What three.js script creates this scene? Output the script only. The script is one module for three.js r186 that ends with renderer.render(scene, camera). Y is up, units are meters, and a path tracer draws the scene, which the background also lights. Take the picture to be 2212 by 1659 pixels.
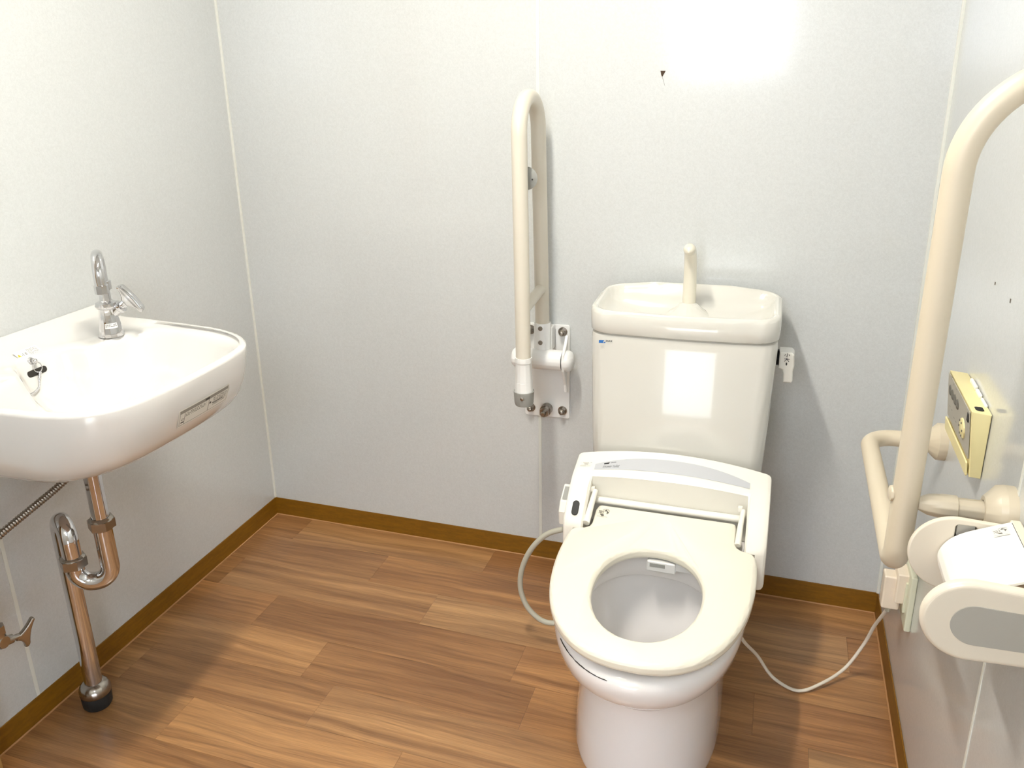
import * as THREE from 'three';
import { RoundedBoxGeometry } from 'three/addons/geometries/RoundedBoxGeometry.js';
import { mergeGeometries, mergeVertices, toCreasedNormals } from 'three/addons/utils/BufferGeometryUtils.js';
import { RectAreaLightUniformsLib } from 'three/addons/lights/RectAreaLightUniformsLib.js';

// ---------------------------------------------------------------- camera, sky, light, exposure
const scene = new THREE.Scene();
const camera = new THREE.PerspectiveCamera(49.7586, 2212 / 1659, 0.05, 50);
camera.rotation.order = 'YXZ';
camera.position.set(1.4707, 1.3425, 2.0426);
camera.rotation.set(-0.3275, 0.3589, -0.0341);
camera.setViewOffset(2212, 1659, 86.12, 56.64, 2212, 1659);   // the photograph is an off-centre crop
scene.background = new THREE.Color().setRGB(9.2, 10.0, 11.2);  // overcast daylight seen through the door panes
RectAreaLightUniformsLib.init();
const renderer = new THREE.WebGLRenderer({ antialias: true });
renderer.toneMapping = THREE.LinearToneMapping;
renderer.toneMappingExposure = 1.28;
renderer.shadowMap.enabled = true;
const LAMP = { x: 0.92, y: 2.272, z: 1.08, width: 0.07, length: 0.58, intensity: 175, color: 0xfff9ec };

// ---------------------------------------------------------------- helpers
const V = (x, y, z) => new THREE.Vector3(x, y, z);
let seed = 20240611;
const rnd = () => { seed = (seed * 1664525 + 1013904223) >>> 0; return seed / 4294967296; };
const counts = {};
const numbered = (n) => { const k = counts[n] = (counts[n] ?? -1) + 1; return k ? `${n}_${String(k).padStart(3, '0')}` : n; };
let BASE = V(0, 0, 0), CUR = null;
function thing(name, label, category, base, group) {
  const o = new THREE.Group(); o.name = numbered(name); o.position.set(...base);
  o.userData = { label, category }; if (group) o.userData.group = group;
  scene.add(o); BASE = V(...base); CUR = o; return o;
}
function structure(name, label, base = [0, 0, 0]) {
  const o = new THREE.Group(); o.name = name; o.position.set(...base);
  o.userData = { kind: 'structure', label, category: name.split('_')[0] };
  scene.add(o); BASE = V(...base); CUR = o; return o;
}
// part(): geometry given in world metres, stored relative to the thing's base
function part(name, geo, mat, parent = CUR, label) {
  const g = Array.isArray(geo) ? join(geo) : geo;
  g.translate(-BASE.x, -BASE.y, -BASE.z);
  const m = new THREE.Mesh(g, mat); m.name = name; m.castShadow = m.receiveShadow = true;
  if (label) m.userData.label = label;
  parent.add(m); return m;
}
function join(list) {
  const l = list.map(g => { const h = g.index ? g.toNonIndexed() : g.clone(); for (const k of Object.keys(h.attributes)) if (!['position', 'normal', 'uv'].includes(k)) h.deleteAttribute(k); if (!h.attributes.uv) h.setAttribute('uv', new THREE.BufferAttribute(new Float32Array(h.attributes.position.count * 2), 2)); return h; });
  return mergeGeometries(l);
}
const box = (x0, x1, y0, y1, z0, z1) => new THREE.BoxGeometry(x1 - x0, y1 - y0, z1 - z0).translate((x0 + x1) / 2, (y0 + y1) / 2, (z0 + z1) / 2);
const rbox = (x0, x1, y0, y1, z0, z1, r = 0.003, s = 3) => new RoundedBoxGeometry(x1 - x0, y1 - y0, z1 - z0, s, r).translate((x0 + x1) / 2, (y0 + y1) / 2, (z0 + z1) / 2);
function metricUV(g) {
  const p = g.attributes.position, n = g.attributes.normal, uv = new Float32Array(p.count * 2);
  for (let i = 0; i < p.count; i++) {
    const ax = Math.abs(n.getX(i)), ay = Math.abs(n.getY(i)), az = Math.abs(n.getZ(i));
    if (ay >= ax && ay >= az) { uv[2 * i] = p.getX(i); uv[2 * i + 1] = p.getZ(i); }
    else if (ax >= az) { uv[2 * i] = p.getZ(i); uv[2 * i + 1] = p.getY(i); }
    else { uv[2 * i] = p.getX(i); uv[2 * i + 1] = p.getY(i); }
  }
  g.setAttribute('uv', new THREE.BufferAttribute(uv, 2)); return g;
}
// point list through pts with round corners of the given radii
function fillet(pts, rad, n = 10) {
  const out = [pts[0].clone()];
  for (let i = 1; i < pts.length - 1; i++) {
    const B = pts[i], d1 = pts[i - 1].clone().sub(B).normalize(), d2 = pts[i + 1].clone().sub(B).normalize();
    const r = Array.isArray(rad) ? rad[i - 1] : rad, ang = Math.acos(THREE.MathUtils.clamp(d1.dot(d2), -1, 1));
    if (r <= 0 || ang > 3.13) { out.push(B.clone()); continue; }
    const t = r / Math.tan(ang / 2), c = B.clone().add(d1.clone().add(d2).normalize().multiplyScalar(r / Math.sin(ang / 2)));
    const a = B.clone().add(d1.clone().multiplyScalar(t)).sub(c), b = B.clone().add(d2.clone().multiplyScalar(t)).sub(c), w = Math.PI - ang;
    for (let k = 0; k <= n; k++) { const s = k / n; out.push(c.clone().add(a.clone().multiplyScalar(Math.sin((1 - s) * w) / Math.sin(w))).add(b.clone().multiplyScalar(Math.sin(s * w) / Math.sin(w)))); }
  }
  out.push(pts[pts.length - 1].clone()); return out;
}
function spline(pts, n = 60) { return new THREE.CatmullRomCurve3(pts, false, 'centripetal').getSpacedPoints(n); }
// swept round bar; r number or r(t)
function sweep(pts, r, seg = 20, caps = true) {
  const rf = typeof r === 'function' ? r : () => r, n = pts.length, pos = [], idx = [];
  let T0 = pts[1].clone().sub(pts[0]).normalize(), N = Math.abs(T0.y) < 0.9 ? V(0, 1, 0) : V(1, 0, 0); N.sub(T0.clone().multiplyScalar(N.dot(T0))).normalize();
  let L = 0; const len = [0]; for (let i = 1; i < n; i++) { L += pts[i].distanceTo(pts[i - 1]); len.push(L); }
  for (let i = 0; i < n; i++) {
    const T = (i === 0 ? pts[1].clone().sub(pts[0]) : i === n - 1 ? pts[n - 1].clone().sub(pts[n - 2]) : pts[i + 1].clone().sub(pts[i - 1])).normalize();
    N.sub(T.clone().multiplyScalar(N.dot(T))).normalize(); const Bn = T.clone().cross(N), rr = rf(len[i] / L);
    for (let k = 0; k < seg; k++) { const a = k / seg * Math.PI * 2, p = pts[i].clone().add(N.clone().multiplyScalar(Math.cos(a) * rr)).add(Bn.clone().multiplyScalar(Math.sin(a) * rr)); pos.push(p.x, p.y, p.z); }
  }
  for (let i = 0; i < n - 1; i++) for (let k = 0; k < seg; k++) { const a = i * seg + k, b = i * seg + (k + 1) % seg; idx.push(a, b, a + seg, b, b + seg, a + seg); }
  const g = new THREE.BufferGeometry(); g.setAttribute('position', new THREE.Float32BufferAttribute(pos, 3)); g.setIndex(idx); g.computeVertexNormals();
  if (!caps) return g;
  const cap = (i, flip) => { const c = []; const o = i * seg; for (let k = 0; k < seg; k++) { const A = [0, 1, 2].map(j => pos[3 * (o + k) + j]), B = [0, 1, 2].map(j => pos[3 * (o + (k + 1) % seg) + j]); flip ? c.push(...pts[i].toArray(), ...B, ...A) : c.push(...pts[i].toArray(), ...A, ...B); } const h = new THREE.BufferGeometry(); h.setAttribute('position', new THREE.Float32BufferAttribute(c, 3)); h.computeVertexNormals(); return h; };
  return join([g, cap(0, true), cap(n - 1, false)]);
}
// lathe around an axis from point o along direction d; prof = [[along, radius], ...]
function turn(o, d, prof, seg = 32) {
  const g = new THREE.LatheGeometry(prof.map(([a, r]) => new THREE.Vector2(Math.max(r, 1e-5), a)), seg);
  const q = new THREE.Quaternion().setFromUnitVectors(V(0, 1, 0), d.clone().normalize());
  return toCreasedNormals(g.applyQuaternion(q).translate(o.x, o.y, o.z), 0.7);
}
function hexNut(o, d, r, h) { const g = new THREE.CylinderGeometry(r, r, h, 6).toNonIndexed(); g.computeVertexNormals(); g.translate(0, h / 2, 0); return g.applyQuaternion(new THREE.Quaternion().setFromUnitVectors(V(0, 1, 0), d.clone().normalize())).translate(o.x, o.y, o.z); }
// loft through rings of equal point count
function loft(rings, { cap0 = false, cap1 = false, crease = 0.7, closed = true } = {}) {
  const m = rings[0].length, pos = [], idx = [];
  for (const r of rings) for (const p of r) pos.push(p.x, p.y, p.z);
  for (let i = 0; i < rings.length - 1; i++) for (let k = 0; k < (closed ? m : m - 1); k++) { const a = i * m + k, b = i * m + (k + 1) % m; idx.push(a, b, a + m, b, b + m, a + m); }
  const cap = (ri, flip) => { const c = V(0, 0, 0); rings[ri].forEach(p => c.add(p)); c.multiplyScalar(1 / m); const ci = pos.length / 3; pos.push(c.x, c.y, c.z); for (let k = 0; k < m; k++) { const a = ri * m + k, b = ri * m + (k + 1) % m; flip ? idx.push(ci, b, a) : idx.push(ci, a, b); } };
  if (cap0) cap(0, true); if (cap1) cap(rings.length - 1, false);
  const g = new THREE.BufferGeometry(); g.setAttribute('position', new THREE.Float32BufferAttribute(pos, 3)); g.setIndex(idx);
  return toCreasedNormals(g, crease);
}
// extrude a 2D outline along +z of its own frame, rounded edge
function slab(shape, depth, bevel, seg = 4, curveSegments = 24) {
  return new THREE.ExtrudeGeometry(shape, { depth: depth - 2 * bevel, bevelEnabled: bevel > 0, bevelThickness: bevel, bevelSize: bevel, bevelOffset: -bevel, bevelSegments: seg, curveSegments }).translate(0, 0, bevel);
}
const poly = (pts) => { const s = new THREE.Shape(); pts.forEach(([x, y], i) => i ? s.lineTo(x, y) : s.moveTo(x, y)); s.closePath(); return s; };
function rrect(x0, x1, y0, y1, r) { const s = new THREE.Shape(); s.moveTo(x0 + r, y0); s.lineTo(x1 - r, y0); s.absarc(x1 - r, y0 + r, r, -Math.PI / 2, 0); s.lineTo(x1, y1 - r); s.absarc(x1 - r, y1 - r, r, 0, Math.PI / 2); s.lineTo(x0 + r, y1); s.absarc(x0 + r, y1 - r, r, Math.PI / 2, Math.PI); s.lineTo(x0, y0 + r); s.absarc(x0 + r, y0 + r, r, Math.PI, Math.PI * 1.5); return s; }

// ---------------------------------------------------------------- textures
const hash = (x, y, s) => { let h = Math.imul(x | 0, 374761393) ^ Math.imul(y | 0, 668265263) ^ Math.imul(s | 0, 974711); h = Math.imul(h ^ (h >>> 13), 1274126177); return ((h ^ (h >>> 16)) >>> 0) / 4294967296; };
function vnoise(x, y, s, px = 1e9, py = 1e9) {
  const xi = Math.floor(x), yi = Math.floor(y), fx = x - xi, fy = y - yi, u = fx * fx * (3 - 2 * fx), v = fy * fy * (3 - 2 * fy);
  const m = (a, p) => ((a % p) + p) % p, h = (a, b) => hash(m(a, px), m(b, py), s);
  return (h(xi, yi) * (1 - u) + h(xi + 1, yi) * u) * (1 - v) + (h(xi, yi + 1) * (1 - u) + h(xi + 1, yi + 1) * u) * v;
}
function dataTex(w, h, fn, color = true, repeat = [1, 1]) {
  const d = new Uint8Array(w * h * 4);
  for (let y = 0; y < h; y++) for (let x = 0; x < w; x++) { const c = fn(x, y), o = 4 * (y * w + x); d[o] = c[0]; d[o + 1] = c[1]; d[o + 2] = c[2]; d[o + 3] = 255; }
  const t = new THREE.DataTexture(d, w, h); t.wrapS = t.wrapT = THREE.RepeatWrapping; t.magFilter = THREE.LinearFilter; t.minFilter = THREE.LinearMipmapLinearFilter; t.generateMipmaps = true;
  if (color) t.colorSpace = THREE.SRGBColorSpace; t.repeat.set(...repeat); t.needsUpdate = true; return t;
}
function canvasTex(w, h, draw) { const c = document.createElement('canvas'); c.width = w; c.height = h; draw(c.getContext('2d'), w, h); const t = new THREE.CanvasTexture(c); t.colorSpace = THREE.SRGBColorSpace; return t; }
const clamp255 = v => Math.max(0, Math.min(255, v));
// melamine wall board: very fine sand grain
const wallMap = dataTex(512, 512, (x, y) => {
  const f = vnoise(x / 2.2, y / 2.2, 3, 512 / 2.2 | 0, 512 / 2.2 | 0) - 0.5, g = vnoise(x / 7, y / 7, 5, 73, 73) - 0.5, v = 228 + f * 9 + g * 5;
  return [v, v, v - 2].map(clamp255);
}, true, [3.2, 3.2]);
const wallBump = dataTex(512, 512, (x, y) => { const v = 128 + (vnoise(x / 2.5, y / 2.5, 9, 204, 204) - 0.5) * 120 + (vnoise(x / 9, y / 9, 4, 56, 56) - 0.5) * 80; return [v, v, v]; }, false, [3.2, 3.2]);
// printed wood planks, several boards
function plankTex(s) {
  const W = 1024, H = 256, base = [[166, 124, 81], [161, 118, 76], [169, 127, 84], [157, 114, 73], [163, 120, 78], [166, 121, 77]][s % 6];
  return dataTex(W, H, (x, y) => {
    const u = x / W, v = y / H;
    const warp = (vnoise(u * 3 + s * 7, v * 2, 11 + s) - 0.5) * 0.15 + (vnoise(u * 9, v * 4, 21 + s) - 0.5) * 0.05, vv = v + warp;
    const band = vnoise(u * 1.6 + s, vv * 6.5, 31 + s) - 0.5, mid = vnoise(u * 3.5, vv * 17, 41 + s) - 0.5, fine = vnoise(u * 14, v * 95 + warp * 40, 51 + s) - 0.5, hair = vnoise(u * 30, v * 190, 61 + s) - 0.5;
    const ring = Math.pow(Math.abs(Math.sin((vv * 7 + vnoise(u * 2.2, vv * 3, 71 + s) * 2.4) * Math.PI)), 18) * vnoise(u * 3, v * 6, 81 + s);
    const lum = 1 + band * 0.30 + mid * 0.19 + fine * 0.13 + hair * 0.10 - ring * 0.11, red = -band * 8 - mid * 5;
    return [clamp255(base[0] * lum + red), clamp255(base[1] * lum), clamp255(base[2] * lum - red * 0.4)];
  });
}
const plankTexes = [0, 1, 2, 3, 4, 5].map(plankTex);
const baseboardTex = dataTex(512, 64, (x, y) => { const f = vnoise(x / 30, y / 2, 7) - 0.5, g = vnoise(x / 6, y / 1.2, 8) - 0.5; const l = 1 + f * 0.12 + g * 0.07; return [130 * l, 88 * l, 12 * l].map(clamp255); }, true, [2, 8]);

// ---------------------------------------------------------------- materials
const P = (o) => new THREE.MeshPhysicalMaterial(o);
const S = (o) => new THREE.MeshStandardMaterial(o);
const M = {
  wall: P({ map: wallMap, color: 0xe8ebec, roughness: 0.42, bumpMap: wallBump, bumpScale: 0.00008, clearcoat: 1, clearcoatRoughness: 0.12 }),
  strip: S({ color: 0xe1e2da, roughness: 0.4 }),
  ceiling: S({ color: 0xf0efec, roughness: 0.9 }),
  baseboard: S({ map: baseboardTex, roughness: 0.45 }),
  caulk: S({ color: 0xb98a5c, roughness: 0.5 }),
  subfloor: S({ color: 0x5a3c24, roughness: 0.8 }),
  tan: S({ color: 0xa07a45, roughness: 0.6 }),
  door: S({ color: 0xc9c6bd, roughness: 0.5 }),
  alu: S({ color: 0xb9babb, roughness: 0.35, metalness: 0.8 }),
  pane: P({ color: 0xffffff, roughness: 0.0, transmission: 1, thickness: 0, ior: 1.45 }),
  ground: S({ color: 0xb9b6ae, roughness: 0.9 }),
  ivory: P({ color: 0xdbd9d1, roughness: 0.16, clearcoat: 0.9, clearcoatRoughness: 0.04 }),
  bowl: P({ color: 0xf0edeb, roughness: 0.16, clearcoat: 0.8, clearcoatRoughness: 0.05 }),
  sink: P({ color: 0xe0deda, roughness: 0.16, clearcoat: 0.8, clearcoatRoughness: 0.06 }),
  seat: P({ color: 0xefeada, roughness: 0.3, clearcoat: 0.3, clearcoatRoughness: 0.2 }),
  bidet: P({ color: 0xf1eee4, roughness: 0.3, clearcoat: 0.3, clearcoatRoughness: 0.2 }),
  nozzle: S({ color: 0xe2e2e0, roughness: 0.35 }),
  greyStrip: S({ color: 0xc3c5c9, roughness: 0.4 }),
  black: P({ color: 0x07090d, roughness: 0.35, specularIntensity: 0.35 }),
  dark: S({ color: 0x2b2723, roughness: 0.6 }),
  rubber: S({ color: 0x24282a, roughness: 0.55 }),
  chrome: S({ color: 0xd6d6d8, roughness: 0.07, metalness: 1 }),
  chromeDull: S({ color: 0xa9a39b, roughness: 0.25, metalness: 1 }),
  steel: S({ color: 0x9a938a, roughness: 0.28, metalness: 1 }),
  barCream: P({ color: 0xd9d2c3, roughness: 0.38, clearcoat: 0.2, clearcoatRoughness: 0.3 }),
  barWhite: P({ color: 0xeeeeec, roughness: 0.35, clearcoat: 0.2, clearcoatRoughness: 0.2 }),
  greyPlastic: S({ color: 0x9b9b96, roughness: 0.45 }),
  railCream: P({ color: 0xd0c4ad, roughness: 0.4, clearcoat: 0.15, clearcoatRoughness: 0.3 }),
  holder: P({ color: 0xe0d6c4, roughness: 0.3, clearcoat: 0.3, clearcoatRoughness: 0.2 }),
  holderGrey: S({ color: 0xa9a59b, roughness: 0.5 }),
  flap: P({ color: 0xf3f1ea, roughness: 0.3, clearcoat: 0.3, clearcoatRoughness: 0.2 }),
  remote: P({ color: 0xe9dda6, roughness: 0.4 }),
  remoteFace: S({ color: 0xa9a59a, roughness: 0.5 }),
  remoteDark: S({ color: 0x6a6861, roughness: 0.5 }),
  tape: S({ color: 0xf2f0ea, roughness: 0.8 }),
  socket: P({ color: 0xdcdcc4, roughness: 0.35 }),
  cord: S({ color: 0xe4dccb, roughness: 0.45 }),
  plug: S({ color: 0xeee0cc, roughness: 0.4 }),
  greyHose: S({ color: 0xb8b6a6, roughness: 0.5 }),
  spout: P({ color: 0xe6e0cf, roughness: 0.3, clearcoat: 0.4, clearcoatRoughness: 0.15 }),
  water: P({ color: 0xffffff, roughness: 0, transmission: 1, thickness: 0.05, ior: 1.33 }),
};

// ================================================================ THE ROOM
const W = 1.792, ZF = 2.32, HC = 2.35, T = 0.06;
// walls made of boards with cream joint strips
const wb = structure('wall_back', 'pale grey sand-grained wall boards behind the toilet');
for (const [a, b] of [[-T, 0.899], [0.899, W + T]]) part('panel', metricUV(box(a, b, 0, HC, -T, 0)), M.wall, wb);
part('joint_strip', rbox(0.8945, 0.9035, 0.06, HC, -0.004, 0.0012, 0.0006, 2), M.strip, wb);
const wl = structure('wall_left', 'pale grey wall boards behind the washbasin');
for (const [a, b] of [[0, 0.964], [0.964, 1.874], [1.874, ZF]]) part('panel', metricUV(box(-T, 0, 0, HC, a, b)), M.wall, wl);
part('joint_strip', rbox(-0.004, 0.0012, 0.06, HC, 0.9595, 0.9685, 0.0006, 2), M.strip, wl);
part('joint_strip', rbox(-0.004, 0.0012, 0.06, HC, 1.8695, 1.8785, 0.0006, 2), M.strip, wl);
part('corner_strip', rbox(-0.002, 0.005, 0.06, HC, -0.002, 0.005, 0.0015, 2), M.strip, wl);
const wr = structure('wall_right', 'pale grey glossy wall boards behind the grab rail and paper holder');
for (const [a, b] of [[0, 0.912], [0.912, 1.822], [1.822, ZF]]) part('panel', metricUV(box(W, W + T, 0, HC, a, b)), M.wall, wr);
part('joint_strip', rbox(W - 0.0012, W + 0.004, 0.06, HC, 0.9085, 0.9155, 0.0006, 2), M.strip, wr);
part('joint_strip', rbox(W - 0.0012, W + 0.004, 0.06, HC, 1.8185, 1.8255, 0.0006, 2), M.strip, wr);
part('corner_strip', rbox(W - 0.006, W + 0.002, 0.06, HC, -0.002, 0.006, 0.0015, 2), M.strip, wr);
// front wall behind the camera with the doorway
const DX0 = 0.86, DX1 = 1.55, DH = 2.06;
const wf = structure('wall_front', 'pale grey wall boards behind the viewer');
part('panel', metricUV(box(-T, DX0, 0, HC, ZF, ZF + T)), M.wall, wf);
part('panel', metricUV(box(DX1, W + T, 0, HC, ZF, ZF + T)), M.wall, wf);
part('panel', metricUV(box(DX0, DX1, DH, HC, ZF, ZF + T)), M.wall, wf);
const dr = structure('door_1', 'grey door with an upper and a low glass pane');
part('stile', box(DX0, DX0 + 0.09, 0, DH, ZF + 0.01, ZF + 0.05), M.door, dr);
part('stile', box(DX1 - 0.11, DX1, 0, DH, ZF + 0.01, ZF + 0.05), M.door, dr);
part('rail', box(DX0 + 0.09, DX1 - 0.11, 0, 0.06, ZF + 0.01, ZF + 0.05), M.door, dr);
part('rail', box(DX0 + 0.09, DX1 - 0.11, 0.40, 1.32, ZF + 0.01, ZF + 0.05), M.door, dr);
part('rail', box(DX0 + 0.09, DX1 - 0.11, 1.98, DH, ZF + 0.01, ZF + 0.05), M.door, dr);
part('pane', box(DX0 + 0.09, DX1 - 0.11, 1.32, 1.98, ZF + 0.028, ZF + 0.031), M.pane, dr);
part('pane', box(DX0 + 0.09, DX1 - 0.11, 0.06, 0.40, ZF + 0.028, ZF + 0.031), M.pane, dr);
part('door_handle', rbox(DX0 + 0.03, DX0 + 0.05, 0.95, 1.1, ZF - 0.03, ZF + 0.012, 0.004), M.alu, dr);
const cl = structure('ceiling', 'flat white ceiling');
part('ceiling_board', box(-T, W + T, HC, HC + T, -T, ZF + T), M.ceiling, cl);
const gr = structure('ground_outside', 'pale concrete ground outside the door', [0, -0.12, 0]);
part('paving', box(-6, 8, -0.3, -0.12, ZF + T + 0.02, ZF + 9), M.ground, gr);

// floor: wood-look planks, each its own piece
const fl = structure('floor', 'brown wood-plank floor');
part('underlay', box(-T, W + T, -0.08, -0.0062, -T, ZF + T), M.subfloor, fl);
const plankMats = [];
for (const t of plankTexes) for (const c of [0xffffff, 0xf4efe9, 0xfff8f0]) plankMats.push(P({ map: t, color: c, roughness: 0.36, clearcoat: 0.25, clearcoatRoughness: 0.22 }));
const joints = [[0.136, 0.76, 1.384], [0.466, 1.09, 1.715], [0.057, 0.681, 1.305], [0.259, 0.971, 1.509], [0.49, 1.033, 1.62], [0.07, 0.582, 1.2], [0.29, 0.82, 1.45], [0.59, 1.15, 1.7], [0.2, 0.86, 1.4], [0.4, 1.02, 1.64], [0.12, 0.74, 1.36], [0.5, 1.1], [0.3, 0.92, 1.5], [0.64, 1.26], [0.18, 0.8, 1.42], [0.45, 1.07, 1.7], [0.28, 0.9, 1.5], [0.6, 1.2]];
joints.forEach((js, r) => {
  const z0 = Math.max(0, -0.008 + 0.1355 * r), z1 = Math.min(ZF + T, -0.008 + 0.1355 * (r + 1)); if (z1 <= z0) return;
  const xs = [0, ...js, W];
  for (let i = 0; i + 1 < xs.length; i++) {
    const x0 = xs[i] + 0.0002, x1 = xs[i + 1] - 0.0002, g = box(x0, x1, -0.006, 0, z0 + 0.0002, z1 - 0.0002), p = g.attributes.position, uv = g.attributes.uv, o = rnd() * 0.1, f = rnd() < 0.5;
    for (let k = 0; k < p.count; k++) { const u = (p.getX(k) - x0) / 0.78 + o; uv.setXY(k, f ? 1 - u : u, (p.getZ(k) - z0) / 0.137 * 0.96 + 0.02); }
    part('plank', g, plankMats[Math.floor(rnd() * plankMats.length)], fl);
  }
});
// vinyl baseboards with a fine bead of caulk at the floor
const BB = (name, label, g1, g2) => { const o = structure(name, label); part('board', metricUV(g1), M.baseboard, o); part('caulk_bead', g2, M.caulk, o); };
BB('baseboard_back', 'brown wood-grain baseboard under the back wall', rbox(0, W, 0, 0.06, 0, 0.003, 0.0012, 2), sweep([V(0.004, 0.001, 0.0045), V(W - 0.004, 0.001, 0.0045)], 0.0022, 8));
BB('baseboard_left', 'brown wood-grain baseboard under the left wall', rbox(0, 0.003, 0, 0.06, 0.003, ZF, 0.0012, 2), sweep([V(0.0045, 0.001, 0.004), V(0.0045, 0.001, ZF)], 0.0022, 8));
BB('baseboard_right', 'brown wood-grain baseboard under the right wall', rbox(W - 0.003, W, 0, 0.06, 0.003, ZF, 0.0012, 2), sweep([V(W - 0.0045, 0.001, 0.004), V(W - 0.0045, 0.001, ZF)], 0.0022, 8));
const tr = structure('trim_1', 'tan upright post on the left wall in front of the washbasin');
part('post', rbox(0.0035, 0.07, 0, HC, 1.126, 1.19, 0.003), M.tan, tr);
// scars in the wall board
part('chip', join([slab(poly([[1.191, 1.3405], [1.2027, 1.340], [1.1995, 1.334], [1.1955, 1.327], [1.193, 1.331]]), 0.0006, 0), slab(poly([[1.1952, 1.3275], [1.1958, 1.3275], [1.2022, 1.3078], [1.2018, 1.3078]]), 0.0005, 0)]), S({ color: 0x4a3a2c, roughness: 0.9 }), wb, 'small brown torn scar in the wall board');
for (const [y, z, h] of [[1.015, 0.610, 0.004], [1.0125, 0.710, 0.006]]) part('chip', box(W - 0.0006, W, y, y + h, z, z + 0.004), S({ color: 0x6b625a, roughness: 0.9 }), wr);

// ceiling lamp: a slim tube fitting running front to back, the main light
thing('ceiling_lamp', 'slim white tube lamp fitted to the middle of the ceiling', 'lamp', [LAMP.x, HC, LAMP.z]);
part('lamp_housing', rbox(LAMP.x - 0.05, LAMP.x + 0.05, HC - 0.045, HC - 0.0005, LAMP.z - 0.33, LAMP.z + 0.33, 0.006), M.barWhite);
for (const s of [-1, 1]) part('tube_holder', rbox(LAMP.x - 0.016, LAMP.x + 0.016, HC - 0.075, HC - 0.04, LAMP.z + s * 0.308 - 0.012, LAMP.z + s * 0.308 + 0.012, 0.004), M.barWhite);
part('lamp_tube', sweep([V(LAMP.x, HC - 0.061, LAMP.z - 0.30), V(LAMP.x, HC - 0.061, LAMP.z + 0.30)], 0.0135, 20), S({ color: 0xffffff, emissive: LAMP.color, emissiveIntensity: 14, roughness: 0.5 }));
const tubeLight = new THREE.RectAreaLight(LAMP.color, LAMP.intensity, LAMP.width, LAMP.length);
tubeLight.position.set(LAMP.x, LAMP.y, LAMP.z); tubeLight.rotation.x = -Math.PI / 2; tubeLight.castShadow = true; scene.add(tubeLight);

// ================================================================ TOILET
const XC = 1.291;
// egg-shaped horizontal ring around the toilet axis
function egg(hw, zb, zf, zm, y, nF = 2.2, nB = 2.6, N = 72, xc = XC) {
  const r = [];
  for (let k = 0; k < N; k++) { const a = k / N * Math.PI * 2, s = Math.sin(a), c = Math.cos(a), n = c > 0 ? nF : nB, e = 2 / n; r.push(V(xc + hw * Math.sign(s) * Math.pow(Math.abs(s), e), y, zm + (c > 0 ? zf - zm : zm - zb) * Math.sign(c) * Math.pow(Math.abs(c), e))); }
  return r;
}
const toilet = thing('toilet', 'ivory ceramic toilet with hand-wash tank against the back wall', 'toilet', [XC, 0, 0.45]);
part('bowl', loft([
  egg(0.150, 0.20, 0.770, 0.52, 0.000, 2.3, 3.5), egg(0.151, 0.20, 0.772, 0.52, 0.012, 2.3, 3.5), egg(0.147, 0.19, 0.764, 0.52, 0.08, 2.3, 3.5), egg(0.141, 0.18, 0.752, 0.52, 0.15, 2.2, 3.5), egg(0.136, 0.16, 0.746, 0.53, 0.20, 2.2, 3.5), egg(0.138, 0.13, 0.762, 0.54, 0.235, 2.2, 3.5), egg(0.154, 0.10, 0.806, 0.55, 0.258, 2.15, 3.5),
  egg(0.172, 0.06, 0.842, 0.56, 0.275, 2.15, 3.5), egg(0.182, 0.05, 0.858, 0.56, 0.292, 2.15, 3.5), egg(0.187, 0.04, 0.866, 0.56, 0.315, 2.15, 3.5), egg(0.187, 0.04, 0.867, 0.56, 0.335, 2.15, 3.5), egg(0.182, 0.045, 0.860, 0.56, 0.347, 2.15, 3.5), egg(0.172, 0.06, 0.848, 0.56, 0.351, 2.15, 3.2),
  egg(0.138, 0.44, 0.812, 0.60, 0.351, 2.15, 2.4), egg(0.130, 0.455, 0.802, 0.60, 0.345, 2.15, 2.4), egg(0.127, 0.458, 0.798, 0.60, 0.318, 2.1, 2.3), egg(0.127, 0.456, 0.797, 0.60, 0.300, 2.1, 2.3), egg(0.130, 0.452, 0.800, 0.60, 0.296, 2.1, 2.3), egg(0.142, 0.44, 0.812, 0.60, 0.300, 2.1, 2.3), egg(0.142, 0.44, 0.812, 0.60, 0.288, 2.1, 2.3),
  egg(0.134, 0.45, 0.80, 0.60, 0.25, 2.1, 2.2), egg(0.115, 0.47, 0.765, 0.59, 0.205, 2.1, 2.1), egg(0.088, 0.49, 0.70, 0.575, 0.168, 2, 2), egg(0.062, 0.50, 0.64, 0.56, 0.14, 2, 2), egg(0.045, 0.505, 0.61, 0.55, 0.11, 2, 2), egg(0.035, 0.51, 0.59, 0.545, 0.08, 2, 2),
], { cap0: true, cap1: true, crease: 0.9 }), M.bowl);
part('water', loft([egg(0.077, 0.497, 0.67, 0.57, 0.1555, 2, 2), egg(0.036, 0.51, 0.6, 0.55, 0.1, 2, 2)].reverse(), { cap0: true, cap1: true }), M.water);
{ const q = []; for (let k = 0; k <= 26; k++) { const a = 0.82 - 0.66 * k / 26, e = 2 / 2.15, sn = Math.pow(Math.sin(a), e), cs = Math.pow(Math.cos(a), e); q.push(V(XC - 0.1857 * sn, 0.3395 + 0.0012 * (hash(k, 2, 7) - 0.5), 0.56 + (0.8652 - 0.56) * cs)); }
part('rim_scratch', sweep(q, t => 0.0003 + 0.0008 * hash(Math.floor(t * 26), 5, 3), 6), M.dark, toilet, 'thin dark scratch along the front of the rim'); }
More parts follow.
